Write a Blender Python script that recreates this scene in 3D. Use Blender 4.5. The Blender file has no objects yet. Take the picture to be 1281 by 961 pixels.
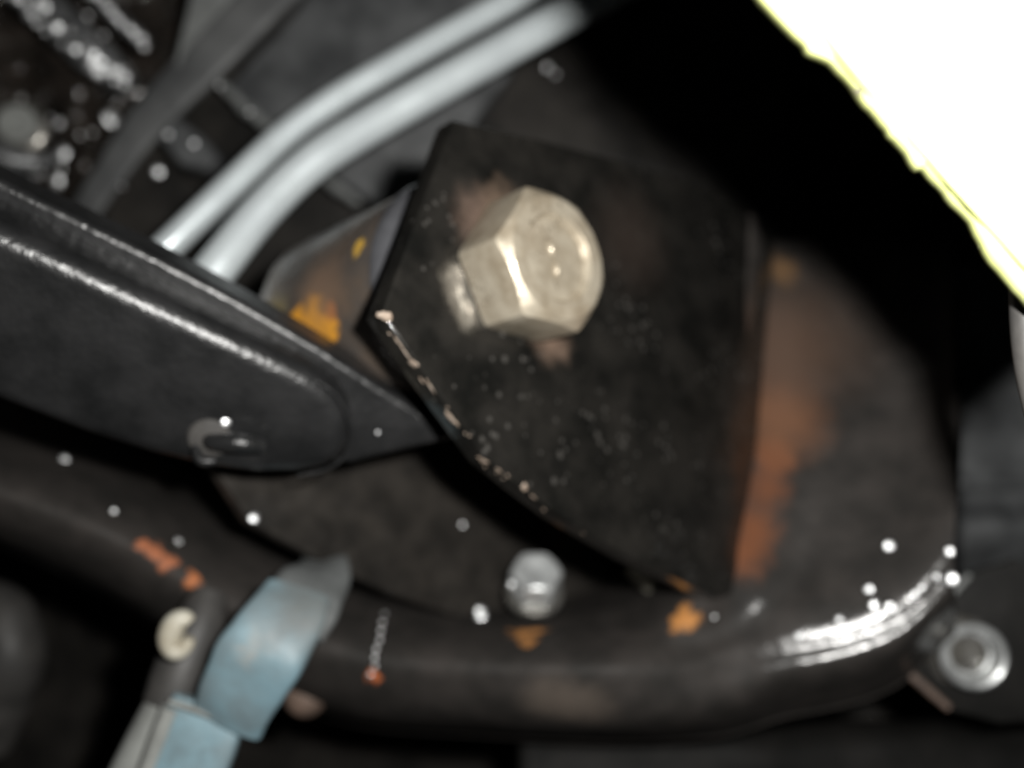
import bpy, bmesh, math, random
from mathutils import Vector, Matrix, noise
from mathutils.bvhtree import BVHTree

random.seed(7)
S = bpy.context.scene
COL = S.collection
MM = 0.001
F_PX, CX, CY = 1204.6, 640.5, 480.5          # focal length and centre of the photograph in its pixels

# ------------------------------------------------------------------ camera
cam_d = bpy.data.cameras.new('camera')
cam = bpy.data.objects.new('camera', cam_d)
COL.objects.link(cam)
cam.location = (0, 0, 0)
cam.rotation_euler = (math.radians(90), 0, 0)  # looks along +Y, Z up
cam_d.sensor_width = 36.0
cam_d.lens = 36.0 * F_PX / 1281.0
cam_d.clip_start = 0.002
cam_d.clip_end = 5.0
cam_d.dof.use_dof = True
cam_d.dof.focus_distance = 0.112
cam_d.dof.aperture_fstop = 9.8
S.camera = cam

# ------------------------------------------------------------------ world and flash
W = bpy.data.worlds.new('World')
S.world = W
W.use_nodes = True
bg = W.node_tree.nodes['Background']
bg.inputs[0].default_value = (0.6, 0.65, 0.7, 1)
bg.inputs[1].default_value = 0.004

fl_d = bpy.data.lights.new('camera_flash', 'AREA')
fl_d.shape = 'DISK'
fl_d.size = 0.0080
fl_d.energy = 0.54
fl_d.color = (1.0, 0.985, 0.95)
fl = bpy.data.objects.new('camera_flash', fl_d)
COL.objects.link(fl)
fl.location = (0.0202, -0.001, 0.0140)       # flash window up and to the right of the lens
fl.rotation_euler = (math.radians(90), 0, 0)

S.view_settings.view_transform = 'Standard'
S.view_settings.look = 'None'
S.view_settings.exposure = 0.0
S.view_settings.gamma = 1.0
S.view_settings.use_curve_mapping = False
S.render.engine = 'CYCLES'
S.cycles.use_denoising = True
S.cycles.max_bounces = 8
S.cycles.sample_clamp_indirect = 6.0
S.cycles.use_adaptive_sampling = False

# ------------------------------------------------------------------ helpers
def P(px, py, d):
    """photograph pixel at a distance of d millimetres in front of the lens -> point in metres"""
    return Vector(((px - CX) / F_PX * d, d, -(py - CY) / F_PX * d)) * MM

def ray(px, py):
    return Vector(((px - CX) / F_PX, 1.0, -(py - CY) / F_PX))

def on_plane(px, py, p0, n):
    r = ray(px, py)
    return r * (p0.dot(n) / r.dot(n))

def basis(n, up=Vector((0, 0, 1))):
    n = n.normalized()
    u = up.cross(n)
    if u.length < 1e-4:
        u = Vector((1, 0, 0)).cross(n)
    u.normalize()
    return u, n.cross(u), n

def link(name, me, m, parent=None, smooth=True):
    if m is not None:
        me.materials.append(m)
    if smooth:
        for p in me.polygons:
            p.use_smooth = True
    o = bpy.data.objects.new(name, me)
    COL.objects.link(o)
    if parent is not None:
        o.parent = parent
        o.matrix_parent_inverse = Matrix.Translation(-parent.location)
    return o

def from_bm(name, bm, m, parent=None, smooth=True):
    bmesh.ops.recalc_face_normals(bm, faces=bm.faces[:])
    me = bpy.data.meshes.new(name)
    bm.to_mesh(me)
    bm.free()
    return link(name, me, m, parent, smooth)

def thing(name, label, cat, loc, group=None):
    o = bpy.data.objects.new(name, None)
    o.empty_display_size = 0.01
    COL.objects.link(o)
    o.location = loc
    o['label'] = label
    o['category'] = cat
    if group:
        o['group'] = group
    return o

def tag(o, label, cat, group=None):
    o['label'] = label
    o['category'] = cat
    if group:
        o['group'] = group
    return o

def smooth_by_angle(o, ang=35):
    me = o.data
    bm = bmesh.new()
    bm.from_mesh(me)
    for e in bm.edges:
        if len(e.link_faces) == 2 and e.calc_face_angle(0) > math.radians(ang):
            e.smooth = False
    bm.to_mesh(me)
    bm.free()

def cr(p0, p1, p2, p3, t):
    return 0.5 * ((2 * p1) + (p2 - p0) * t + (2 * p0 - 5 * p1 + 4 * p2 - p3) * t * t
                  + (3 * p1 - p0 - 3 * p2 + p3) * t * t * t)

def crs(pts, n):
    """dense Catmull-Rom curve through pts (Vectors or floats)"""
    out = []
    for i in range(len(pts) - 1):
        a = pts[i - 1] if i else pts[0] * 2 - pts[1]
        d = pts[i + 2] if i + 2 < len(pts) else pts[-1] * 2 - pts[-2]
        for k in range(n):
            out.append(cr(a, pts[i], pts[i + 1], d, k / n))
    out.append(pts[-1])
    return out

def loft(name, cols, m, parent=None, nu=6, nv=6, thick=2.0, rough=0.0, rs=120):
    """surface through a grid of points; cols = list of columns"""
    cols = [crs(c, nv) for c in cols]
    rows = list(zip(*cols))
    rows = [crs(list(r), nu) for r in rows]
    nr, nc = len(rows), len(rows[0])
    vs = [v for r in rows for v in r]
    if rough:
        vs = [v + Vector((0, -1, 0.3)) * rough * MM * noise.noise(v * rs) for v in vs]
    fs = [(i * nc + j, i * nc + j + 1, (i + 1) * nc + j + 1, (i + 1) * nc + j)
          for i in range(nr - 1) for j in range(nc - 1)]
    me = bpy.data.meshes.new(name)
    me.from_pydata([tuple(v) for v in vs], [], fs)
    # normals towards the lens
    bm = bmesh.new(); bm.from_mesh(me)
    c = sum((f.normal.dot(f.calc_center_median()) * f.calc_area() for f in bm.faces))
    if c > 0:
        bmesh.ops.reverse_faces(bm, faces=bm.faces[:])
    # real sheet thickness: a second skin behind, joined round the rim
    bm.normal_update()
    off = {v: v.co - v.normal * thick * MM for v in bm.verts}
    geom = bmesh.ops.duplicate(bm, geom=bm.verts[:] + bm.edges[:] + bm.faces[:])
    vm = geom['vert_map']
    orig = list(off.keys())
    new_faces = [g for g in geom['geom'] if isinstance(g, bmesh.types.BMFace)]
    for v in orig:
        vm[v].co = off[v]
    bmesh.ops.reverse_faces(bm, faces=new_faces)
    for e in [e for e in bm.edges if e.is_boundary and e.verts[0] in off and e.verts[1] in off]:
        a, b = e.verts
        try:
            bm.faces.new((a, b, vm[b], vm[a]))
        except ValueError:
            pass
    bm.to_mesh(me); bm.free()
    return link(name, me, m, parent)

def sweep(name, pts, radii, m, parent=None, n=6, seg=20, caps=True, squash=None, rough=0.0, rs=300, hint=Vector((0, 1, 0)), power=2.0):
    """tube through pts (Vectors in metres); radii in mm; squash = (a, b) scale of the section"""
    pp = crs(pts, n)
    rr = crs([float(r) for r in radii], n)
    bm = bmesh.new()
    rings = []
    sq = squash or (1, 1)
    for i, p in enumerate(pp):
        t = (pp[min(i + 1, len(pp) - 1)] - pp[max(i - 1, 0)]).normalized()
        a = t.cross(hint).normalized()
        b = t.cross(a).normalized()
        ring = []
        for k in range(seg):
            th = 2 * math.pi * k / seg
            c, s = math.cos(th), math.sin(th)
            if power != 2.0:
                c = math.copysign(abs(c) ** (2 / power), c)
                s = math.copysign(abs(s) ** (2 / power), s)
            r = rr[i] * MM
            q = p + a * c * r * sq[0] + b * s * r * sq[1]
            if rough:
                q += (q - p).normalized() * rough * MM * noise.noise(q * rs)
            ring.append(bm.verts.new(q))
        rings.append(ring)
    for i in range(len(rings) - 1):
        for k in range(seg):
            bm.faces.new((rings[i][k], rings[i][(k + 1) % seg], rings[i + 1][(k + 1) % seg], rings[i + 1][k]))
    if caps:
        bm.faces.new(rings[0]); bm.faces.new(rings[-1])
    o = from_bm(name, bm, m, parent)
    smooth_by_angle(o, 50)
    return o

def slab(name, pts, depth_dir, thick, m, parent=None, bevel=0.5, segs=3, back_bevel=True):
    """prism on a planar outline (Vectors), extruded by thick mm along depth_dir, rims rounded"""
    bm = bmesh.new()
    a = [bm.verts.new(p) for p in pts]
    b = [bm.verts.new(p + depth_dir * thick * MM) for p in pts]
    fa = bm.faces.new(a); bm.faces.new(b[::-1])
    k = len(pts)
    for i in range(k):
        bm.faces.new((a[i], b[i], b[(i + 1) % k], a[(i + 1) % k]))
    bmesh.ops.recalc_face_normals(bm, faces=bm.faces[:])
    if bevel:
        bmesh.ops.bevel(bm, geom=list(fa.edges), offset=bevel * MM, segments=segs, profile=0.5, affect='EDGES', clamp_overlap=True)
    o = from_bm(name, bm, m, parent)
    smooth_by_angle(o, 32 if segs > 2 else 25)
    return o

def lathe(name, prof, base, axis, m, parent=None, seg=40, sharp=30, wob=0.0):
    """prof = [(radius, height)] in mm"""
    u, v, n = basis(axis)
    bm = bmesh.new()
    rings = []
    for r, h in prof:
        if r < 1e-6:
            rings.append([bm.verts.new(base + n * h * MM)])
            continue
        ring = []
        for k in range(seg):
            th = 2 * math.pi * k / seg
            d = u * math.cos(th) + v * math.sin(th)
            q = base + (d * r + n * h) * MM
            if wob:
                q += d * wob * MM * noise.noise(q * 250)
            ring.append(bm.verts.new(q))
        rings.append(ring)
    for a, b in zip(rings, rings[1:]):
        for k in range(seg):
            k2 = (k + 1) % seg
            if len(a) == 1 and len(b) == 1:
                continue
            if len(a) == 1:
                bm.faces.new((a[0], b[k2], b[k]))
            elif len(b) == 1:
                bm.faces.new((a[k], a[k2], b[0]))
            else:
                bm.faces.new((a[k], a[k2], b[k2], b[k]))
    o = from_bm(name, bm, m, parent)
    smooth_by_angle(o, sharp)
    return o

def hex_head(name, base, axis, ref, rc, k, m, parent=None, chamfer=0.9, dish=(0.55, 0.5), seg=96, tan=0.62, wob=0.0):
    """hexagon head: rc = corner radius, k = height, ref = direction of one corner; chamfered top with a dished centre"""
    n = axis.normalized()
    u = (ref - n * ref.dot(n)).normalized()
    v = n.cross(u)
    bm = bmesh.new()
    rin = rc * math.cos(math.pi / 6)
    rch = rin * chamfer
    def hexr(th):
        a = (th % (math.pi / 3)) - math.pi / 6
        return rin / math.cos(a)
    # rounded corners: blend towards circle a little
    specs = []
    for q in range(13):
        specs.append(q)
    rings = []
    for q in range(13):
        ring = []
        for i in range(seg):
            th = 2 * math.pi * i / seg
            R = min(hexr(th), rc * 0.985)
            ztop = k - max(0.0, R - rch) * tan
            if q == 0: r, z = R * 0.0, 0
            elif q == 1: r, z = R - 0.35, 0.0
            elif q == 2: r, z = R - 0.08, 0.1
            elif q == 3: r, z = R, 0.4
            elif q == 4: r, z = R, ztop * 0.5
            elif q == 5: r, z = R, ztop - 0.55
            elif q == 6: r, z = R - 0.10, ztop - 0.18
            elif q == 7: r, z = R - 0.40, ztop + 0.08
            elif q == 8: r, z = min(rch + 0.15, R - 0.5), k - 0.06
            elif q == 9: r, z = rch - 0.6, k
            elif q == 10: r, z = rin * dish[0] + 0.5, k
            elif q == 11: r, z = rin * dish[0] - 0.2, k - dish[1]
            else: r, z = 0.0, k - dish[1]
            d = u * math.cos(th) + v * math.sin(th)
            pnt = base + (d * r + n * z) * MM
            if wob:
                pnt += (d * 0.6 + n * 0.5) * wob * MM * noise.noise(pnt * 420)
            ring.append(pnt)
        rings.append(ring)
    vr = []
    for q, ring in enumerate(rings):
        if q in (0, 12):
            c = sum(ring, Vector()) / seg
            vr.append([bm.verts.new(c)])
        else:
            vr.append([bm.verts.new(p) for p in ring])
    for a, b in zip(vr, vr[1:]):
        for i in range(seg):
            j = (i + 1) % seg
            if len(a) == 1: bm.faces.new((a[0], b[j], b[i]))
            elif len(b) == 1: bm.faces.new((a[i], a[j], b[0]))
            else: bm.faces.new((a[i], a[j], b[j], b[i]))
    o = from_bm(name, bm, m, parent)
    smooth_by_angle(o, 28)
    return o

def blob(name, c, n, rx, ry, h, m, parent, rot=0.0, seg=12, irr=0.25):
    """small shallow lump (chip, glint bead) lying on a surface with normal n; sizes in mm"""
    u, v, n = basis(n)
    u, v = u * math.cos(rot) + v * math.sin(rot), v * math.cos(rot) - u * math.sin(rot)
    bm = bmesh.new()
    prof = [(1.0, -0.5), (1.0, 0.0), (0.82, 0.45), (0.5, 0.82)]
    jit = [1 + irr * random.uniform(-1, 1) for _ in range(seg)]
    rings = []
    for r, h0 in prof:
        rings.append([bm.verts.new(c + (u * rx * r * jit[i] * math.cos(2 * math.pi * i / seg)
                                        + v * ry * r * jit[i] * math.sin(2 * math.pi * i / seg) + n * h * h0) * MM) for i in range(seg)])
    top = bm.verts.new(c + n * h * MM)
    for a, b in zip(rings, rings[1:]):
        for i in range(seg):
            bm.faces.new((a[i], a[(i + 1) % seg], b[(i + 1) % seg], b[i]))
    for i in range(seg):
        bm.faces.new((rings[-1][i], rings[-1][(i + 1) % seg], top))
    bm.faces.new(rings[0][::-1])
    return from_bm(name, bm, m, parent)

def bvh(objs):
    out = []
    dg = None
    for o in objs:
        me = o.data
        out.append((o, BVHTree.FromPolygons([v.co.copy() for v in me.vertices], [tuple(p.vertices) for p in me.polygons])))
    return out

def hit(px, py, trees):
    r = ray(px, py).normalized()
    best = None
    for o, t in trees:
        h = t.ray_cast(Vector((0, 0, 0)), r)
        if h[0] is not None and (best is None or h[3] < best[2]):
            n = h[1] if h[1].dot(r) < 0 else -h[1]
            best = (h[0], n, h[3], o)
    return best

def glint_beads(trees, parent, spots, m, name='glint_drop', tilt=0.75, h=0.28):
    """beads sitting on a surface, tilted to imitate glints of the flash: (px, py, radius mm)"""
    for px, py, r in spots:
        hh = hit(px, py, trees)
        if hh is None:
            continue
        p, n, _, _o = hh
        to_cam = (-p).normalized()
        half = ((-p).normalized() + (fl.location - p).normalized()).normalized()
        nn = (n * (1 - tilt) + half * tilt).normalized()
        nn = (nn + Vector((random.uniform(-.13, .13), 0, random.uniform(-.13, .13)))).normalized()
        blob(name, p + n * 0.15 * r * MM, nn, r, r, r * h, m, parent, random.uniform(0, 3), 14, 0.12)

# ------------------------------------------------------------------ materials
def mat(name, base, rough=0.5, metal=0.0, coat=0.0, coat_rough=0.1, var=None, var_scale=200, var_amt=0.5, rough_var=0.0,
        bump=0.0, bump_scale=600, bump2=0.0, bump2_scale=120, specks=None, speck_scale=900, speck_size=0.28, spots=(), spec=0.5, stretch=None, wet=None):
    m = bpy.data.materials.new(name)
    m.use_nodes = True
    nt = m.node_tree
    N, L = nt.nodes, nt.links
    bs = N['Principled BSDF']
    geo = N.new('ShaderNodeNewGeometry')
    pos = geo.outputs['Position']
    def noise_tex(scale, detail=4, rgh=0.55, vec=None):
        t = N.new('ShaderNodeTexNoise')
        t.inputs['Scale'].default_value = scale
        t.inputs['Detail'].default_value = detail
        t.inputs['Roughness'].default_value = rgh
        L.new(vec or pos, t.inputs['Vector'])
        return t
    def mapr(sock, a, b, c=0.0, d=1.0, smooth=True):
        r = N.new('ShaderNodeMapRange')
        if smooth: r.interpolation_type = 'SMOOTHSTEP'
        for i, v in enumerate((a, b, c, d)):
            r.inputs[i + 1].default_value = v
        L.new(sock, r.inputs[0])
        return r.outputs[0]
    def mix(fac, a, b):
        x = N.new('ShaderNodeMix'); x.data_type = 'RGBA'
        if isinstance(fac, float): x.inputs[0].default_value = fac
        else: L.new(fac, x.inputs[0])
        for i, s in ((6, a), (7, b)):
            if isinstance(s, tuple): x.inputs[i].default_value = (*s, 1)
            else: L.new(s, x.inputs[i])
        return x.outputs[2]
    def mixf(fac, a, b):
        x = N.new('ShaderNodeMix'); x.data_type = 'FLOAT'
        L.new(fac, x.inputs[0])
        for i, s in ((2, a), (3, b)):
            if isinstance(s, (int, float)): x.inputs[i].default_value = s
            else: L.new(s, x.inputs[i])
        return x.outputs[0]
    vec = pos
    if stretch:
        mp = N.new('ShaderNodeMapping'); mp.inputs['Rotation'].default_value = stretch[0]; mp.inputs['Scale'].default_value = stretch[1]
        L.new(pos, mp.inputs['Vector']); vec = mp.outputs[0]
    col = base
    if var is not None:
        nz = noise_tex(var_scale, 5, 0.6, vec)
        f = mapr(nz.outputs['Fac'], 0.5 - 0.22 / max(var_amt, .05) * 0.5, 0.5 + 0.25)
        col = mix(f, base, var)
    rsock = rough
    if rough_var:
        nz2 = noise_tex(var_scale * 1.7, 4)
        rsock = mapr(nz2.outputs['Fac'], 0.3, 0.7, max(0.03, rough - rough_var), rough + rough_var)
    msock = metal
    if specks:
        sp = N.new('ShaderNodeTexVoronoi'); sp.inputs['Scale'].default_value = speck_scale
        L.new(pos, sp.inputs['Vector'])
        big = noise_tex(speck_scale * 0.12, 2)
        thr = mapr(big.outputs['Fac'], 0.40, 0.72, 0.0, speck_size)
        lt = N.new('ShaderNodeMath'); lt.operation = 'SUBTRACT'
        L.new(thr, lt.inputs[0]); L.new(sp.outputs['Distance'], lt.inputs[1])
        f = mapr(lt.outputs[0], -0.06, 0.10)
        col = mix(f, col, specks)
        rsock = mixf(f, rsock, 0.75)
    if spots:
        wob = noise_tex(420, 4)
        sub = N.new('ShaderNodeVectorMath'); sub.operation = 'SUBTRACT'; sub.inputs[1].default_value = (0.5, 0.5, 0.5)
        L.new(wob.outputs['Color'], sub.inputs[0])
        scl = N.new('ShaderNodeVectorMath'); scl.operation = 'SCALE'
        L.new(sub.outputs[0], scl.inputs[0])
        scl.inputs['Scale'].default_value = 0.0055
        add = N.new('ShaderNodeVectorMath'); add.operation = 'ADD'
        L.new(pos, add.inputs[0]); L.new(scl.outputs[0], add.inputs[1])
        for c, r, colr, soft, amt, srough in spots:
            ds = N.new('ShaderNodeVectorMath'); ds.operation = 'DISTANCE'
            L.new(add.outputs[0], ds.inputs[0]); ds.inputs[1].default_value = tuple(c)
            f = mapr(ds.outputs['Value'], r * MM * (1 - soft), r * MM * (1 + soft), amt, 0.0)
            col = mix(f, col, colr)
            rsock = mixf(f, rsock, srough)
            if metal > 0:
                msock = mixf(f, msock, 0.0)
    for sock, v in (('Base Color', col), ('Roughness', rsock), ('Metallic', msock)):
        if isinstance(v, (int, float)): bs.inputs[sock].default_value = v
        elif isinstance(v, tuple): bs.inputs[sock].default_value = (*v, 1)
        else: L.new(v, bs.inputs[sock])
    bs.inputs['Coat Weight'].default_value = coat
    if wet:                                     # a film of oil over part of the surface
        c, r0, r1 = wet
        wn = noise_tex(150, 4)
        ds = N.new('ShaderNodeVectorMath'); ds.operation = 'DISTANCE'
        L.new(pos, ds.inputs[0]); ds.inputs[1].default_value = tuple(c)
        wob2 = N.new('ShaderNodeMath'); wob2.operation = 'MULTIPLY_ADD'
        L.new(wn.outputs['Fac'], wob2.inputs[0]); wob2.inputs[1].default_value = 0.012; L.new(ds.outputs['Value'], wob2.inputs[2])
        L.new(mapr(wob2.outputs[0], r0 * MM, r1 * MM, 1.0, coat), bs.inputs['Coat Weight'])
    bs.inputs['Coat Roughness'].default_value = coat_rough
    bs.inputs['Specular IOR Level'].default_value = spec
    prev = None
    for amt, sc in ((bump2, bump2_scale), (bump, bump_scale)):
        if amt:
            nz = noise_tex(sc, 4, 0.6)
            b = N.new('ShaderNodeBump')
            b.inputs['Strength'].default_value = 1.0
            b.inputs['Distance'].default_value = amt * MM
            L.new(nz.outputs['Fac'], b.inputs['Height'])
            if prev: L.new(prev, b.inputs['Normal'])
            prev = b.outputs[0]
    if prev:
        L.new(prev, bs.inputs['Normal'])
        L.new(prev, bs.inputs['Coat Normal'])
    return m

# ------------------------------------------------------------------ the bolt's frame: where its face looks
FACE_C = P(700, 322, 150)                       # centre of the hexagon face
rv = ray(700, 322).normalized()
side = Vector((math.cos(math.radians(19.7)), 0, math.sin(math.radians(19.7))))
side = (side - rv * side.dot(rv)).normalized()
AX = (-0.654 * rv + 0.756 * side).normalized()  # axis of the pivot bolt = normal of the bracket ears
HEAD_K = 10.4
P0 = FACE_C - AX * HEAD_K * MM                  # on the front ear's outer face
EAR_GAP = 50.0
P2 = P0 - AX * EAR_GAP * MM                     # outer face of the rear ear

RUST = (0.17, 0.064, 0.029)
ORANGE = (0.47, 0.21, 0.065)
AMBER = (0.75, 0.33, 0.02)

M_BLACK = mat('black_gloss_paint', (0.0055, 0.0055, 0.005), 0.30, 0, 1.0, 0.06, var=(0.019, 0.0175, 0.0155), var_scale=120, rough_var=0.08,
              bump=0.03, bump_scale=420, bump2=0.10, bump2_scale=150, specks=(0.05, 0.047, 0.043), speck_scale=520, speck_size=0.34, spec=0.15,
              spots=[(on_plane(600, 275, P0, AX), 4.0, (0.16, 0.11, 0.085), 0.9, 0.6, 0.6),
                     (on_plane(630, 262, P0, AX), 3.6, (0.20, 0.14, 0.10), 0.9, 0.65, 0.6),
                     (on_plane(690, 425, P0, AX), 3.2, (0.22, 0.15, 0.11), 0.9, 0.65, 0.6),
                     (on_plane(790, 300, P0, AX), 8.0, (0.045, 0.033, 0.027), 0.9, 0.5, 0.6)])
M_EAR2 = mat('black_worn_paint', (0.015, 0.0138, 0.0125), 0.38, 0, 0.15, 0.2, var=(0.036, 0.032, 0.028), var_scale=140, rough_var=0.1, spec=0.15,
             bump=0.04, bump_scale=500, bump2=0.10, bump2_scale=100)
M_CHIP = mat('bare_chipped_steel', (0.40, 0.33, 0.27), 0.6, 0.1, var=(0.24, 0.17, 0.12), var_scale=900, bump=0.1, bump_scale=1500)
M_BOLT = mat('dull_zinc_bolt', (0.50, 0.445, 0.35), 0.38, 0.40, var=(0.32, 0.265, 0.19), var_scale=230, rough_var=0.12, bump=0.06, bump_scale=700,
             bump2=0.05, bump2_scale=220, specks=(0.20, 0.165, 0.12), speck_scale=700, speck_size=0.30,
             spots=[(on_plane(615, 300, P0, AX) + AX * 4 * MM, 4.5, (0.20, 0.155, 0.11), .9, .6, .5), (P(705, 418, 153), 4.0, (0.22, 0.17, 0.12), .9, .6, .5)])
M_ARM = mat('black_satin_arm_paint', (0.008, 0.0083, 0.0086), 0.40, 0.0, 0.9, 0.28, var=(0.019, 0.019, 0.0195), var_scale=120, rough_var=0.06,
            bump=0.17, bump_scale=800, bump2=0.07, bump2_scale=110, spec=0.12,
            spots=[(P(110, 480, 133), 4.2, (0.17, 0.15, 0.12), 0.6, 0.6, 0.6), (P(78, 478, 131), 3.0, (0.12, 0.10, 0.08), 0.6, 0.5, 0.6)])
M_COLLAR = mat('grey_steel_collar', (0.25, 0.255, 0.275), 0.2, 0.7, var=(0.15, 0.15, 0.165), var_scale=150, rough_var=0.05, bump=0.02, bump_scale=500)
M_LINE = mat('silver_tube_coating', (0.82, 0.89, 0.91), 0.28, 0.35, var=(0.70, 0.76, 0.785), var_scale=70, rough_var=0.05, bump=0.01, bump_scale=600)
M_CAST = mat('oily_black_casting', (0.016, 0.014, 0.012), 0.22, 0, 0.8, 0.12, var=(0.045, 0.036, 0.03), var_scale=130, rough_var=0.1, bump=0.5, bump_scale=260,
             bump2=0.5, bump2_scale=110)
M_RIB = mat('oily_bright_rib', (0.20, 0.205, 0.21), 0.45, 0.3, 0.8, 0.2, var=(0.05, 0.05, 0.05), var_scale=260, rough_var=0.12, bump=0.35, bump_scale=380,
            bump2=0.4, bump2_scale=180)
M_RAIL = mat('dusty_black_rail', (0.060, 0.062, 0.064), 0.55, 0, var=(0.135, 0.138, 0.138), var_scale=70, rough_var=0.1, bump=0.06, bump_scale=400,
             bump2=0.25, bump2_scale=70)
M_RAIL2 = mat('grey_dusty_panel', (0.042, 0.044, 0.046), 0.5, 0, var=(0.13, 0.134, 0.137), var_scale=75, bump=0.12, bump_scale=400, bump2=0.5, bump2_scale=80, spec=0.3)
M_RAIL3 = mat('pale_dust_and_lit_edge', (0.15, 0.155, 0.152), 0.6, 0, var=(0.24, 0.25, 0.245), var_scale=80, bump=0.06, bump_scale=400, bump2=0.2, bump2_scale=60)  # also colours the strips that imitate lit edges
M_UNDER = mat('dark_underbody', (0.013, 0.0125, 0.0118), 0.55, 0, var=(0.042, 0.038, 0.034), var_scale=70, bump=0.3, bump_scale=300, bump2=1.0, bump2_scale=80, spec=0.12)
M_NUT = mat('bright_zinc_nut', (0.72, 0.74, 0.74), 0.36, 0.5, var=(0.36, 0.37, 0.37), var_scale=260, rough_var=0.1, bump=0.06, bump_scale=600)
M_BOLT2 = mat('dull_steel_bolt', (0.36, 0.35, 0.33), 0.28, 0.75, var=(0.14, 0.13, 0.11), var_scale=240, rough_var=0.08, bump=0.05, bump_scale=600)
M_BLUE = mat('faded_blue_plastic', (0.20, 0.315, 0.365), 0.48, 0, var=(0.16, 0.21, 0.23), var_scale=120, rough_var=0.08, bump=0.08, bump_scale=500,
             bump2=0.3, bump2_scale=110, spots=[(P(388, 765, 165), 6.5, (0.13, 0.135, 0.13), .9, .9, .6), (P(322, 800, 157), 2.2, (0.30, 0.29, 0.27), .9, .8, .6), (P(308, 825, 157), 1.8, (0.30, 0.29, 0.27), .9, .8, .6),
                                                 (P(365, 850, 163), 5.0, (0.12, 0.20, 0.24), .9, .6, .5), (P(220, 945, 162), 1.5, (0.13, 0.18, 0.20), .8, .7, .6), (P(255, 950, 162), 1.2, (0.13, 0.18, 0.20), .8, .7, .6)])  # deeper blue at the clip's lower right is fold shading in the colour
M_ROOT = mat('worn_grey_strap', (0.085, 0.09, 0.09), 0.5, 0, var=(0.17, 0.18, 0.18), var_scale=130, bump=0.1, bump_scale=400, bump2=0.3, bump2_scale=120)
M_PALE = mat('pale_grey_plastic', (0.30, 0.31, 0.295), 0.5, 0, var=(0.19, 0.195, 0.185), var_scale=130, bump=0.04, bump_scale=500)
M_IVORY = mat('ivory_plastic', (0.56, 0.54, 0.46), 0.45, 0, var=(0.36, 0.32, 0.24), var_scale=200, bump=0.04, bump_scale=500)
M_RUBBER = mat('black_rubber', (0.035, 0.034, 0.033), 0.55, 0, var=(0.07, 0.066, 0.062), var_scale=120, bump=0.08, bump_scale=500)
M_BROWN = mat('brown_rusty_knob', (0.16, 0.11, 0.085), 0.5, 0, var=(0.075, 0.055, 0.045), var_scale=240, bump=0.08, bump_scale=500)
M_OIL = mat('wet_oil_bead', (0.10, 0.10, 0.10), 0.20, 0.35, 0.5, 0.15)
M_GLINT = mat('glint_metal', (0.80, 0.81, 0.82), 0.36, 0.9, rough_var=0.1, var_scale=900, bump=0.15, bump_scale=1500)  # for the weld beads and the beads that imitate glints
M_PAPER = mat('pale_yellow_sheet', (0.80, 0.86, 0.31), 0.7, 0, var=(0.83, 0.88, 0.37), var_scale=60, bump=0.03, bump_scale=500)
M_DARK = mat('matt_black_undercoat', (0.007, 0.007, 0.0065), 0.6, 0, var=(0.016, 0.015, 0.014), var_scale=80, bump=0.1, bump_scale=400, bump2=0.2, bump2_scale=90, spec=0.12)
M_SCUFF = mat('dark_scuff', (0.10, 0.09, 0.06), 0.6)

# crossmember columns (left to right); rows: far top, top, shoulder, nose, under, back
def rad(px, py, r):
    """point at r millimetres from the lens, measured along the line of sight"""
    return (px, py, r / ray(px, py).length)
def er(px, py):
    return on_plane(px, py, P0, AX).length / MM
XC = [
    [(-80, 455, 232), (-80, 495, 205), (-80, 525, 186), (-80, 565, 172), (-80, 600, 170), (-80, 640, 180), (-80, 652, 205)],
    [(160, 555, 236), (155, 575, 212), (147, 600, 193), (136, 646, 178), (126, 682, 176), (112, 722, 187), (106, 736, 212)],
    [(325, 640, 240), (320, 660, 216), (312, 688, 199), (298, 736, 184), (286, 774, 182), (272, 818, 193), (264, 832, 218)],
    [(465, 705, 244), (462, 728, 222), (457, 752, 205), (448, 796, 190), (441, 836, 187), (432, 888, 198), (426, 904, 222)],
    [(610, 730, 250), (606, 752, 228), (602, 772, 209), (600, 814, 192), (600, 852, 189), (600, 902, 198), (600, 922, 222)],
    [(795, 690, 255), (792, 728, 232), (788, 762, 213), (785, 812, 194), (782, 854, 190), (780, 908, 197), (780, 930, 222)],
    [rad(968, 300, er(968, 300)), rad(946, 560, er(946, 560)), rad(922, 700, er(922, 700)), rad(920, 780, 209), rad(918, 822, 207.4), rad(918, 880, 210), rad(916, 920, 232)],
]
XC[3] = [(x, y, d * 0.985) for x, y, d in XC[3]]
XC[4] = [(x, y, d * 0.965) for x, y, d in XC[4]]
XC[5] = [(x, y, d * 0.945) for x, y, d in XC[5]]
XC[6] = XC[6][:3] + [(x, y, d * 0.935) for x, y, d in XC[6][3:]]
XC.insert(6, [rad(915, 300, er(915, 300) + 8), rad(893, 560, er(893, 560) + 7), rad(878, 715, er(878, 715) + 6), rad(868, 795, 194), rad(866, 842, 191.8), rad(866, 896, 197), rad(866, 926, 221)])
for rx, ry, r0, bx, top, t3, t2 in ((985, 812, 207.6, -6, 1002, 36, 12), (1040, 802, 207.8, -10, 1050, 44, 14.5), (1085, 790, 208.2, -6, 1092, 50, 16.5), (1125, 772, 208.8, -4, 1130, 52, 18),
                                    (1160, 744, 209.6, -6, 1163, 54, 19), (1194, 704, 211.0, 2, 1194, 55, 19)):
    r0 *= 0.935
    XC.append([rad(top, 300, r0 + t3), rad(top, ry - 240, r0 + t2), rad(top * .5 + rx * .5, ry - 110, r0 + 5.4), rad(rx, ry - 42, r0 + 0.85),
               rad(rx, ry, r0), rad(rx + bx * .5, ry + 42, r0 + 1.9), rad(rx + bx, ry + 88, r0 + 22)])
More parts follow.
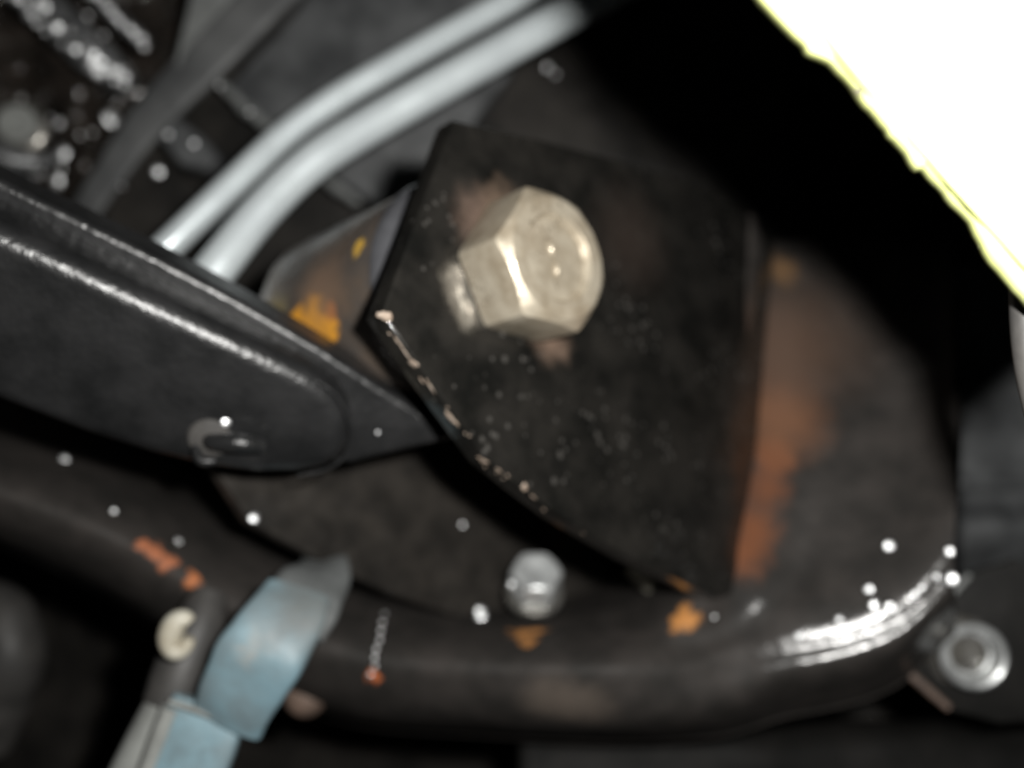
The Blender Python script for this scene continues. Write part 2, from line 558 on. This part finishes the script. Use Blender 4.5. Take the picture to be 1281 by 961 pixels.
def xspot(px, py, r, c, soft=0.45, amt=1.0, ro=0.55):
    return (px, py, r, c, soft, amt, ro)
X_SPOTS = [xspot(944, 660, 4.0, RUST, .9, .8), xspot(932, 692, 4.0, RUST, .9, .8), xspot(958, 610, 3.8, RUST, .9, .7), xspot(968, 570, 4, RUST, .6, .8), xspot(976, 520, 8, (0.16, 0.075, 0.04), .8, .8),
           xspot(975, 440, 9, (0.11, 0.065, 0.045), .8, .7), xspot(1010, 420, 12, (0.085, 0.055, 0.04), .8, .6), xspot(978, 338, 3, (0.15, 0.085, 0.04), .9, .8),
           xspot(655, 792, 2.2, ORANGE), xspot(672, 790, 1.8, ORANGE), xspot(662, 803, 1.6, ORANGE), xspot(858, 774, 2.2, ORANGE, .5, 1), xspot(846, 777, 1.6, ORANGE),
           xspot(180, 680, 1.5, (0.38, 0.14, 0.07)), xspot(195, 690, 1.6, (0.38, 0.14, 0.07)), xspot(210, 702, 1.5, (0.38, 0.14, 0.07)), xspot(242, 728, 1.3, (0.42, 0.15, 0.06)),
           xspot(466, 845, 1.6, (0.6, 0.17, 0.06)), xspot(690, 878, 5, (0.11, 0.09, 0.075), .7, .7), xspot(730, 886, 5, (0.11, 0.09, 0.075), .7, .7)]  # last pair paints highlight smudges on the underside

# ------------------------------------------------------------------ setting: the dark underbody behind everything
und = loft('underbody_panel', [[P(px, py, 335 + 14 * math.sin(px * .006 + py * .004)) for py in (-250, 0, 250, 500, 750, 1000, 1250)]
                               for px in (-400, -100, 200, 500, 800, 1100, 1400, 1700)], M_UNDER, nu=6, nv=6, thick=3, rough=5, rs=45)
und['kind'] = 'structure'

# ------------------------------------------------------------------ subframe: crossmember with its two ears
sub = thing('subframe_crossmember', 'black painted steel crossmember with two pivot ears and orange rust chips', 'crossmember', P(700, 900, 200))
cm_cols = [[P(*q) for q in c] for c in XC]
cm_tmp = loft('crossmember_body', cm_cols, None, sub, nu=8, nv=8, thick=2.5)
t_cm = bvh([cm_tmp])
spots = []
for px, py, r, c, soft, amt, ro in X_SPOTS:
    h = hit(px, py, t_cm)
    if h:
        spots.append((h[0], r, c, soft, amt, ro))
M_CROSS = mat('black_oily_crossmember_paint', (0.022, 0.0205, 0.019), 0.62, 0, 0.0, 0.20, var=(0.043, 0.038, 0.035), var_scale=110, rough_var=0.07,
              bump=0.12, bump_scale=420, bump2=0.20, bump2_scale=130, spec=0.12, spots=spots, wet=(P(1132, 735, 178), 18, 38))
cm_tmp.data.materials.append(M_CROSS)

def ear(name, outline, p0, thick, m, bevel, z_extra=0.0):
    return slab(name, [on_plane(x, y, p0, AX) for x, y in outline], -AX, thick, m, sub, bevel, 3)

ear1_px = [(567, 150), (478, 393), (545, 487), (608, 573), (650, 607), (700, 645), (790, 698), (895, 748), (916, 744), (924, 700), (947, 560), (969, 300), (900, 240), (790, 205), (680, 176)]
e1 = ear('bracket_ear', ear1_px, P0, 4.0, M_BLACK, 0.35)
e1['label'] = 'glossy black ear plate with chipped edge, the large hex bolt through it'
ear2_px = [(235, 520), (278, 600), (312, 652), (420, 712), (500, 746), (592, 779), (700, 776), (800, 770), (850, 700), (800, 560), (700, 430), (560, 380), (380, 420)]
e2 = ear('bracket_ear', ear2_px, P2, 3.0, M_EAR2, 0.6)

t_e1 = bvh([e1])
# chips along the front ear's cut edge
wear = [(481, 396, 0.9, 0.8, 0), (518, 455, 0.8, 0.8, 0), (562, 522, 1.2, .4, 0), (606, 577, 1.0, 0.9, 0), (656, 611, .7, .6, 0)]
rim = [(480, 398), (545, 492), (606, 577), (655, 612), (700, 648), (760, 684)]
for k in range(24):
    t = random.random() ** 1.2 * 4.999
    a, b = rim[int(t)], rim[int(t) + 1]
    f = t - int(t)
    o_ = random.uniform(-5, 3)
    wear.append((a[0] + (b[0] - a[0]) * f + o_, a[1] + (b[1] - a[1]) * f - o_ * .6, random.choice((.2, .3, .4, .7, 1.2)), random.uniform(.08, .2), 0))
for px, py, rx, ry, rot in wear:
    h = hit(px, py, t_e1) or hit(px + 5, py - 3, t_e1)
    if h:
        ed = (on_plane(608, 573, P0, AX) - on_plane(478, 393, P0, AX)).normalized()
        uu, vv, nn = basis(h[1])
        blob('paint_chip', h[0], h[1], rx, ry, 0.14, M_CHIP, e1, math.atan2(ed.dot(vv), ed.dot(uu)), 12, 0.5)
# pale seam of weld spatter hanging down the crossmember's nose
glint_beads(t_cm, sub, [(480 - 2.2 * k + random.uniform(-2, 2), 768 + 11 * k, 0.55) for k in range(8)], M_GLINT, 'weld_glint_bead', 0.35, 0.5)
t_sub = bvh([cm_tmp, e1, e2])
glint_beads(t_sub, sub, [(600, 766, 1.25), (602, 774, 1.2), (317, 648, .95), (578, 657, .5), (1113, 684, 1.0), (1087, 738, .8), (1094, 757, .9), (1188, 690, .8), (1195, 703, 1.2),
                   (1190, 725, 1.2), (1153, 736, .5), (1050, 775, .7), (1000, 795, .7), (1145, 745, .7), (1172, 722, .6), (80, 576, 1.0), (142, 640, .5), (223, 678, .75), (1113, 759, .8), (893, 772, .35)], M_GLINT, 'weld_glint_bead', 0.8, 0.22)  # beads added to imitate glints along the edges and the bend

# ------------------------------------------------------------------ large pivot bolt
cdir = (on_plane(637, 298, FACE_C, AX) - FACE_C)
pb = thing('pivot_bolt', 'large dull beige hex bolt head standing on the glossy black ear plate', 'bolt', P0)
hex_head('hex_head', P0 + AX * 0.05 * MM, AX, cdir, 12.25, HEAD_K, M_BOLT, pb, chamfer=0.915, dish=(0.64, 1.0), wob=0.12)
u, v, n_ = basis(AX)
for sx, sy, rot in ((-0.6, 1.6, 0.2), (0.1, -1.6, -0.1)):
    blob('grade_mark', FACE_C - AX * 1.0 * MM + (u * sx + v * sy) * MM, AX, 0.75, 1.35, 0.7, M_BOLT, pb, rot, 14, 0.1)
lathe('shank', [(0, -1.0), (6.8, -1.0), (6.8, -58), (0, -58)], P0 - AX * 0.2 * MM, AX, M_BOLT, pb, 32)

# ------------------------------------------------------------------ bushing sleeve between the ears
bs0 = P0 - AX * 4.4 * MM
bush = thing('bushing_sleeve', 'brown-grey round bushing sleeve with amber rust spots, clamped behind the black ear', 'bushing', bs0 - AX * 44 * MM)
slv = lathe('outer_sleeve', [(14, -7.6), (19.2, -7.6), (19.5, -8.3), (19.5, -20), (19.6, -32), (19.7, -44), (14, -44)], bs0, AX, None, bush, 72, 40, 0.2)
t_s = bvh([slv])
ss = []
for px, py, r, c, soft, amt in [(392, 400, 3.6, AMBER, .4, 1), (372, 396, 2.0, AMBER, .4, 1), (412, 409, 2.2, AMBER, .4, 1), (414, 390, 1.8, (0.4, 0.13, 0.03), .5, .9), (450, 306, 1.3, (0.6, 0.36, 0.05), .5, .9),
                                (400, 365, 6, (0.26, 0.16, 0.10), .8, .6), (345, 390, 3, (0.3, 0.24, 0.1), .8, .6)]:
    h = hit(px, py, t_s)
    if h: ss.append((h[0], r, c, soft, amt, 0.6))
M_SLEEVE = mat('brown_grey_sleeve', (0.075, 0.07, 0.066), 0.32, 0.2, var=(0.12, 0.09, 0.068), var_scale=130, rough_var=0.08, bump=0.05, bump_scale=600,
               bump2=0.08, bump2_scale=150, spots=ss)
slv.data.materials.append(M_SLEEVE)
lathe('end_collar', [(8, -0.3), (15.6, -0.3), (16.2, -3.2), (17.1, -4.3), (18.3, -5.15), (19.2, -5.85), (19.7, -6.7), (19.85, -8.0), (14, -8.0)], bs0, AX, M_COLLAR, bush, 72, 60, 0.1)

# ------------------------------------------------------------------ control arm
arm = thing('control_arm', 'black pressed-steel control arm with two bright ridges and a rounded end', 'control arm', P(200, 590, 160))
a0, a1, a2 = P(0, 300, 130), P(430, 530, 151), P(0, 510, 141)
AN = (a1 - a0).cross(a2 - a0).normalized()
if AN.dot(a0) > 0: AN = -AN
low_px = [(-110, 238), (0, 286), (100, 332), (200, 379), (300, 426), (385, 466), (418, 490), (436, 520), (441, 548), (432, 573), (408, 590), (372, 597), (320, 598), (262, 591), (190, 574), (100, 546), (0, 508), (-110, 462)]
front = slab('front_shell', [on_plane(x, y, a0, AN) for x, y in low_px], -AN, 16, M_ARM, arm, 3.2, 8)
b0 = a0 - AN * 9 * MM
AN2 = (AN + Vector((0.0, 0.0, 0.12))).normalized()
up_px = [(-110, 170), (0, 225), (100, 274), (200, 323), (300, 376), (400, 434), (480, 486), (540, 524), (574, 543), (560, 552), (500, 566), (440, 581), (380, 575), (250, 540), (100, 480), (-110, 380)]
back = slab('back_shell', [on_plane(x, y, b0, AN2) for x, y in up_px], -AN2, 7, M_ARM, arm, 4.2, 8)
sweep('rolled_lip', [on_plane(x, y, a0 - AN * 0.5 * MM, AN) for x, y in [(396, 476), (420, 494), (435, 522), (439, 548), (430, 572), (406, 588), (372, 595)]],
      [0.2, 0.35, 0.4, 0.4, 0.4, 0.35, 0.2], M_ARM, front, n=8, seg=12)
t_arm = bvh([front, back])
# press-in clip on the front shell
h = hit(262, 548, t_arm); c0 = h[0]
cl = lathe('retaining_clip', [(0, -0.5), (3.3, -0.5), (3.4, 0.2), (3.0, 0.8), (1.6, 1.1), (0, 1.2)], c0, AN, M_RUBBER, arm, 24, 40)
sweep('clip_pin', [c0 + AN * 0.4 * MM, c0 + AN * 1.8 * MM + Vector((0.5, 0, 0.15)) * 2 * MM, c0 + AN * 2.2 * MM + Vector((2.4, 0, 0.2)) * 2 * MM, c0 + AN * 0.2 * MM + Vector((4.2, 0, -0.6)) * 2 * MM],
      [1.2, 1.3, 1.5, 1.0], M_ARM, cl, n=6, seg=14)
sweep('clip_pin', [c0 + Vector((-2.2, 0, -1.0)) * MM + AN * .5 * MM, c0 + Vector((-1.2, 0, -2.8)) * MM + AN * 1.2 * MM, c0 + Vector((1.2, 0, -3.0)) * MM + AN * 1.0 * MM],
      [0.7, 0.9, 0.6], M_ARM, cl, n=6, seg=12)
glint_beads(t_arm, arm, [(283, 528, 0.8), (473, 541, .3)], M_GLINT, 'glint_fleck', 0.8, 0.25)  # flecks put on the arm as made-up glints

# ------------------------------------------------------------------ two silver lines
def line(pts, rad, label):
    o = sweep('fluid_line', [P(*p) for p in pts], [rad] * len(pts), M_LINE, None, n=10, seg=28)
    return tag(o, label, 'pipe', 'silver lines running above the control arm')
line([(130, 385, 196), (212, 306, 200), (300, 222, 206), (358, 168, 210), (420, 124, 213), (520, 66, 218), (640, 0, 224), (800, -90, 232)], 3.05, 'thinner upper silver metal tube, nearer the oily casting')
line([(190, 440, 184), (272, 334, 190), (328, 264, 195), (388, 206, 199), (455, 162, 203), (560, 102, 208), (685, 32, 214), (860, -65, 224)], 3.95, 'thicker lower silver metal tube, passing just above the bushing sleeve')

# ------------------------------------------------------------------ chassis rail upper left
rail = thing('chassis_rail', 'dusty black chassis rail with bent flange behind the silver lines', 'chassis rail', P(200, 300, 270))
RD = Vector((0, 1, 0))
slab('rail_web', [P(x, y, 282) for x, y in [(60, 330), (120, 240), (250, 90), (330, -60), (1000, -60), (1000, 330), (500, 420)]], RD, 4, M_UNDER, rail, 0.8, 3)
slab('raised_panel', [P(x, y, 268) for x, y in [(395, -30), (372, 12), (284, 108), (345, 166), (420, 222), (520, 290), (560, 200), (640, 90), (700, -60), (420, -60)]], RD, 8, M_RAIL2, rail, 1.2, 3)
sweep('bent_flange', [P(370, -40, 256), P(300, 32, 256), (P(215, 118, 257)), P(160, 185, 258), P(90, 290, 260)], [6.4, 6.2, 5.6, 4.6, 3.6], M_RAIL, rail, n=8, seg=28, squash=(1.0, 0.3), power=4.0, rough=0.5, rs=120)
slab('flange_plate', [P(x, y, 255) for x, y in [(318, -40), (312, 8), (262, 62), (215, 92), (222, 60), (245, -40)]], RD, 5, M_RAIL3, rail, 1.0, 3)
slab('highlight_pad', [P(x, y, 262) for x, y in [(192, 142), (205, 134), (250, 168), (275, 196), (262, 214), (225, 205), (200, 176)]], RD, 14, M_RAIL2, rail, 1.5, 3)  # paler pad added to imitate the highlight on the lower panel
slab('gusset', [P(x, y, 268) for x, y in [(110, 300), (160, 200), (190, 178), (240, 225), (300, 285), (270, 360), (140, 360)]], RD, 8, M_UNDER, rail, 2.0, 3)
sweep('edge_highlight', [P(270, 100, 266), P(300, 128, 267), P(325, 150, 267), P(352, 172, 267)], [1.0, 1.7, 1.3, 1.0], M_RAIL3, rail, n=8, seg=12, rough=0.9, rs=300)  # pale bead imitates the highlight along the panel's edge
sweep('edge_highlight', [P(400, 218, 267), P(425, 238, 267), P(450, 255, 267)], [1.0, 1.5, 1.0], M_RAIL3, rail, n=8, seg=12, rough=0.8, rs=300)  # second pale bead, same imitated edge highlight
t_rail = bvh([o for o in rail.children])
glint_beads(t_rail, rail, [(198, 215, 1.5), (152, 233, .8), (210, 168, .9), (243, 180, .8), (685, 85, 1.0), (695, 93, .7), (275, 108, .7), (312, 140, .6)], M_GLINT, 'glint_fleck', 0.7, 0.25)  # flecks stand in for glints on the rail

# ------------------------------------------------------------------ oily casting, top left corner
cas = thing('engine_casting', 'oily black engine casting with wet glinting ribs in the top left corner', 'casting', P(60, 250, 275))
body = loft('casting_body', [[P(px, py, 282 + 5 * math.sin(px * .05) + 4 * math.cos(py * .045) + max(0, px - 120) * .12) for py in range(-120, 400, 40)] for px in range(-120, 260, 38)], M_CAST, cas, nu=5, nv=5, thick=3, rough=5, rs=90)
sweep('rib', [P(0, -45, 262), P(60, 12, 262), P(105, 58, 262), P(162, 108, 264)], [5.0, 5.2, 5.4, 3.2], M_RIB, cas, n=16, seg=20, rough=1.3, rs=260)
sweep('rib', [P(95, -30, 264), P(130, 5, 264), P(160, 35, 264), P(184, 57, 265)], [2.2, 2.2, 2.2, 1.8], M_RIB, cas, n=14, seg=16, rough=0.9, rs=260)
sweep('ledge', [P(-40, 186, 245), P(0, 196, 245), P(40, 203, 247), P(66, 200, 250)], [4.2, 3.6, 2.2, 1.6], M_RIB, cas, n=8, seg=16, rough=0.4)
t_rib = bvh([o for o in cas.children if o.name.startswith('rib')])
rb = []
for k in range(46):
    t = random.random()
    w = random.uniform(-17, 17) * (1 - 0.45 * t)
    rb.append((12 + 150 * t + w * .62, -6 + 112 * t - w * .78, random.choice((.6, .8, 1.0, 1.3, 1.7))))
for k in range(12):
    t = k / 11
    rb.append((122 + 60 * t + random.uniform(-3, 3), -4 + 60 * t + random.uniform(-3, 3), random.uniform(.7, 1.2)))
glint_beads(t_rib, cas, rb, M_GLINT, 'glint_drop', 0.8, 0.25)  # clustered beads imitate the sparkle along the ribs
t_cas = bvh([body])
glint_beads(t_cas, cas, [(138, 151, 2.6), (80, 194, 2.1), (41, 216, 2.2), (74, 227, 2.1), (52, 216, 1.0), (76, 155, 1.2), (64, 148, .9), (78, 212, .9), (115, 166, .7), (100, 170, .6), (158, 104, 1.7),
                   (20, 10, .9), (150, 40, .8), (95, 25, 1.0), (130, 45, .7), (110, 20, .8)], M_GLINT, 'glint_drop', 0.85, 0.25)  # larger beads imitate single glints on the casting
cb = thing('casting_bolt', 'round dull bolt head on the oily casting at the left edge', 'bolt', P(27, 160, 252))
lathe('flange', [(0, 0), (7.2, 0), (7.4, 0.6), (6.6, 1.4), (5.2, 1.8), (0, 1.8)], P(27, 160, 252), Vector((0.15, -1, 0.05)), M_BOLT2, cb, 36, 35)
lathe('head', [(5.0, 1.5), (5.1, 3.6), (4.6, 4.3), (3.4, 4.5), (3.0, 3.9), (0, 3.8)], P(27, 160, 252), Vector((0.15, -1, 0.05)), M_PALE, cb, 36, 35)

# ------------------------------------------------------------------ zinc nut in front of the rear ear, pale tab under the front ear
NA = Vector((0.06, -0.62, 0.76)).normalized()
np_ = P(668, 742, 203)
nut = thing('small_zinc_bolt', 'small bright zinc bolt head beneath the black ear, above the rusty chip', 'bolt', np_)
lathe('washer', [(0, -0.3), (6.2, -0.3), (6.2, 0.7), (5.9, 1.0), (0, 1.0)], np_, NA, M_BOLT2, nut, 32, 30)
hex_head('hex_head', np_ + NA * 1.0 * MM, NA, Vector((-0.35, -1, 0)), 5.6, 6.6, M_NUT, nut, chamfer=0.95, dish=(0.5, 0.3), seg=72, wob=0.1)
glint_beads(bvh([c for c in nut.children]), nut, [(641, 731, .9), (634, 725, .7)], M_GLINT, 'glint_fleck', 0.85, 0.25)  # two flecks added as glints beside the head
tb = sweep('pale_tab', [P(790, 712, 212), P(806, 724, 206), P(825, 738, 204), P(845, 744, 205)], [1.6, 2.0, 1.8, 1.2], M_IVORY, None, n=6, seg=14, squash=(1, 0.7))
tag(tb, 'small pale tab peeking out under the lower edge of the ear', 'tab')

# ------------------------------------------------------------------ right side: bolted flange, bolt, housing
fg = thing('bolted_flange', 'dark flange plate with a pale strip as its lit edge at the lower right corner', 'flange', P(1190, 890, 206))
FN = Vector((-0.28, -0.93, 0.10)).normalized()
fp = P(1160, 830, 202)
slab('plate', [on_plane(x, y, fp, FN) for x, y in [(1216, 716), (1116, 822), (1188, 888), (1250, 905), (1330, 900), (1340, 740), (1270, 700)]], -FN, 2.2, M_DARK, fg, 0.3, 2)
sweep('lit_edge_strip', [on_plane(1122, 829, fp, FN), on_plane(1155, 858, fp, FN), on_plane(1187, 886, fp, FN)], [0.9, 1.0, 0.8], M_BROWN, fg, n=6, seg=10)
sweep('lit_edge_strip', [on_plane(1213, 719, fp, FN), on_plane(1165, 770, fp, FN), on_plane(1119, 820, fp, FN)], [0.6, 0.8, 0.7], M_RAIL3, fg, n=6, seg=10)  # paler strip puts the lit look of this edge into its colour
BA = Vector((-0.10, -0.92, 0.06)).normalized()
bp = P(1206, 814, 201)
fb = thing('flange_bolt', 'shiny round-collared steel bolt on the flange in the lower right corner', 'bolt', bp)
lathe('collar', [(0, -1.5), (7.6, -1.5), (7.7, 0.2), (6.9, 1.2), (6.0, 1.6), (0, 1.6)], bp, BA, M_BOLT2, fb, 36, 35)
lathe('socket', [(4.6, 3.4), (4.5, 1.9), (0, 1.8)], bp, BA, M_BOLT2, fb, 32, 40)
lathe('head', [(5.8, 1.0), (6.2, 4.6), (6.7, 5.2), (6.6, 6.2), (5.9, 6.8), (5.1, 6.4), (4.7, 3.0), (3.8, 2.8)], bp, BA, M_NUT, fb, 40, 50)
hs = loft('side_housing', [[P(px, py, d) for py, d in ((330, 262), (430, 258), (540, 256), (590, 254), (606, 252), (622, 255), (640, 251), (660, 247), (690, 252), (730, 262))]
                           for px in (1200, 1240, 1290, 1360, 1440)], M_RAIL2, None, nu=4, nv=5, thick=3)
tag(hs, 'dark grey ribbed housing at the right edge beyond the seam', 'housing')
gc = sweep('grey_cable', [P(1282, 330, 104), P(1284, 400, 104), P(1292, 470, 104), P(1312, 560, 104)], [1.6, 1.7, 1.7, 1.6], M_RUBBER, None, n=8, seg=16)
tag(gc, 'grey cable at the right edge just under the yellow sheet', 'cable')

# ------------------------------------------------------------------ lower left: blue clip, hoses, ring, boot, knob
hose = thing('blue_hose_clip', 'light blue plastic clip with grey collar hooked over the crossmember', 'hose clip', P(250, 961, 166))
sweep('strap_root', [P(408, 700, 186), P(398, 722, 178), P(380, 752, 170), P(362, 785, 166.5)], [4.6, 6.0, 6.6, 6.4], M_ROOT, hose, n=6, seg=28, squash=(1, .3), power=3.5, rough=0.5, rs=170)
c_ = sweep('clip_body', [P(372, 742, 168), P(357, 772, 164), P(330, 815, 161), P(300, 868, 162.5), P(287, 897, 165)], [5.6, 6.6, 7.0, 6.9, 6.5], M_BLUE, hose, n=7, seg=36, squash=(1, .34), power=4.0, rough=0.75, rs=150)
sv = sweep('lower_sleeve', [P(264, 882, 167), P(250, 915, 166), P(232, 965, 165), P(205, 1040, 164)], [6.4, 6.9, 6.9, 6.9], M_BLUE, hose, n=6, seg=36, squash=(1, .36), power=4.5, rough=0.4, rs=150)
sweep('pale_rim', [P(212, 878, 163.6), P(258, 893, 163.2), P(306, 912, 163.6)], [0.5, 0.55, 0.5], M_PALE, sv, n=6, seg=10)
sweep('pale_edge', [P(213, 885, 164.5), P(197, 930, 164), P(178, 985, 163.5), P(158, 1045, 163)], [1.5, 1.7, 1.7, 1.7], M_PALE, sv, n=6, seg=14)
gh = thing('grey_hose', 'pale grey hose beside the blue clip, running out at the bottom', 'hose', P(150, 961, 168))
sweep('tube', [P(226, 852, 172), P(205, 895, 171), P(170, 965, 170), P(130, 1050, 168)], [3.9, 4.3, 4.4, 4.4], M_PALE, gh, n=6, seg=22)
sweep('dark_ferrule', [P(262, 742, 178), P(248, 785, 175), P(226, 840, 172), P(212, 880, 171)], [3.2, 4.6, 4.9, 4.7], M_RUBBER, gh, n=6, seg=22)
ringc = P(226, 795, 164)
rp = [ringc + Vector((2.1 * math.cos(t) * .85 + 0.9 * math.sin(t) * .6, 0, 2.7 * math.sin(t))) * MM for t in [math.radians(a) for a in range(50, 351, 30)]]
rg = sweep('eyelet', rp, [1.2, 1.6, 1.9, 2.1, 2.1, 2.0, 1.8, 1.6, 1.4, 1.2, 1.0], M_IVORY, None, n=4, seg=14)
tag(rg, 'small ivory plastic eyelet left of the blue clip', 'eyelet')
bt = sweep('rubber_boot', [P(-30, 735, 240), P(0, 770, 238), P(12, 820, 236), P(2, 870, 238), P(-15, 930, 240)], [4, 7.5, 8.2, 7.4, 6], M_RUBBER, None, n=8, seg=28, rough=0.6, rs=160)
tag(bt, 'dark grey rubber boot at the lower left edge', 'boot')
kb = lathe('brown_knob', [(0, -4), (4.0, -4), (4.6, -1), (4.5, 1.4), (3.4, 2.8), (1.6, 3.4), (0, 3.5)], P(383, 868, 198), Vector((0.1, -1, 0.1)), M_BROWN, None, 28, 50, 0.4)
tag(kb, 'small brown rusty knob to the right of the blue clip', 'knob')
sp_ = loft('splash_shield', [[P(px, py, d) for py, d in ((902 + (1000 - px) * .02, 238), (925, 230), (980, 226), (1100, 224))] for px in (650, 760, 900, 1050, 1200, 1400)], M_DARK, None, nu=6, nv=5, thick=2, rough=1.5, rs=90)
tag(sp_, 'very dark splash shield along the bottom right under the crossmember', 'shield')

# ------------------------------------------------------------------ overexposed sheet close to the lens
sheet = thing('yellow_sheet', 'burnt-out pale yellow sheet with ragged edge in the top right corner', 'sheet', P(1400, 350, 93))
edge = [(725, -330), (790, -235), (850, -140), (905, -60), (930, -22), (948, 4), (972, 30), (990, 48), (1004, 60), (1006, 68), (1022, 75), (1036, 82), (1052, 98), (1066, 116), (1078, 134), (1092, 148), (1106, 164), (1108, 172),
        (1122, 184), (1130, 192), (1136, 208), (1144, 216), (1148, 210), (1160, 224), (1176, 240), (1186, 256), (1200, 268), (1212, 282), (1220, 300), (1228, 318), (1240, 334), (1262, 360), (1290, 392), (1340, 450)]
inner = [(790, -330), (850, -235), (905, -140), (960, -60), (985, -22), (1002, 4), (1018, 30), (1038, 55), (1062, 86), (1080, 108), (1110, 142), (1150, 190), (1190, 235), (1235, 285), (1290, 346), (1350, 415)]
def resample(pl, n):
    pl = [Vector((a, b)) for a, b in pl]
    d = [0]
    for a, b in zip(pl, pl[1:]): d.append(d[-1] + (b - a).length)
    out = []
    for i in range(n):
        s = d[-1] * i / (n - 1)
        k = max(j for j in range(len(d) - 1) if d[j] <= s + 1e-9)
        f = (s - d[k]) / (d[k + 1] - d[k])
        out.append(pl[k].lerp(pl[k + 1], f))
    return out
def paper(name, poly, dist, wide, curl, jag):
    """sheet running from a torn border out of the frame; the border curls away from the lens"""
    NB = 210
    e = resample(poly, NB)
    off = Vector((0.78, -0.62))
    cols = [0, 2.5, 6, 11, 18, 30, 60, 120, 240, wide]
    bm = bmesh.new()
    grid = []
    for i, q in enumerate(e):
        j = jag * noise.noise(Vector((i * .23, dist, 0))) + 0.5 * jag * noise.noise(Vector((i * .9, 3, dist)))
        row = []
        for w in cols:
            p = q + off * (w + j * max(0, 1 - w / 30))
            c = curl * max(0.0, 1 - w / 16.0) ** 2
            dd = dist - 12.0 + 18.0 * min(1.0, max(0.0, (p.y + 60) / 510)) + c + 0.5 * noise.noise(Vector((p.x * .012, p.y * .012, dist)))
            row.append(bm.verts.new(P(p.x, p.y, dd)))
        grid.append(row)
    for a, b in zip(grid, grid[1:]):
        for k in range(len(cols) - 1):
            bm.faces.new((a[k], a[k + 1], b[k + 1], b[k]))
    bmesh.ops.recalc_face_normals(bm, faces=bm.faces[:])
    o = from_bm(name, bm, M_PAPER, sheet)
    md = o.modifiers.new('thickness', 'SOLIDIFY')
    md.thickness = 0.00025
    md.offset = 0
    return o
paper('under_layer', edge, 94, 700, 2.2, 1.5)
paper('top_layer', inner, 93.1, 650, 0.5, 0.6)
blob('torn_scuff', P(1076, 112, 85.6), Vector((0, -1, 0)), 0.55, 0.35, 0.3, M_SCUFF, sheet, 0.7, 10, 0.5)
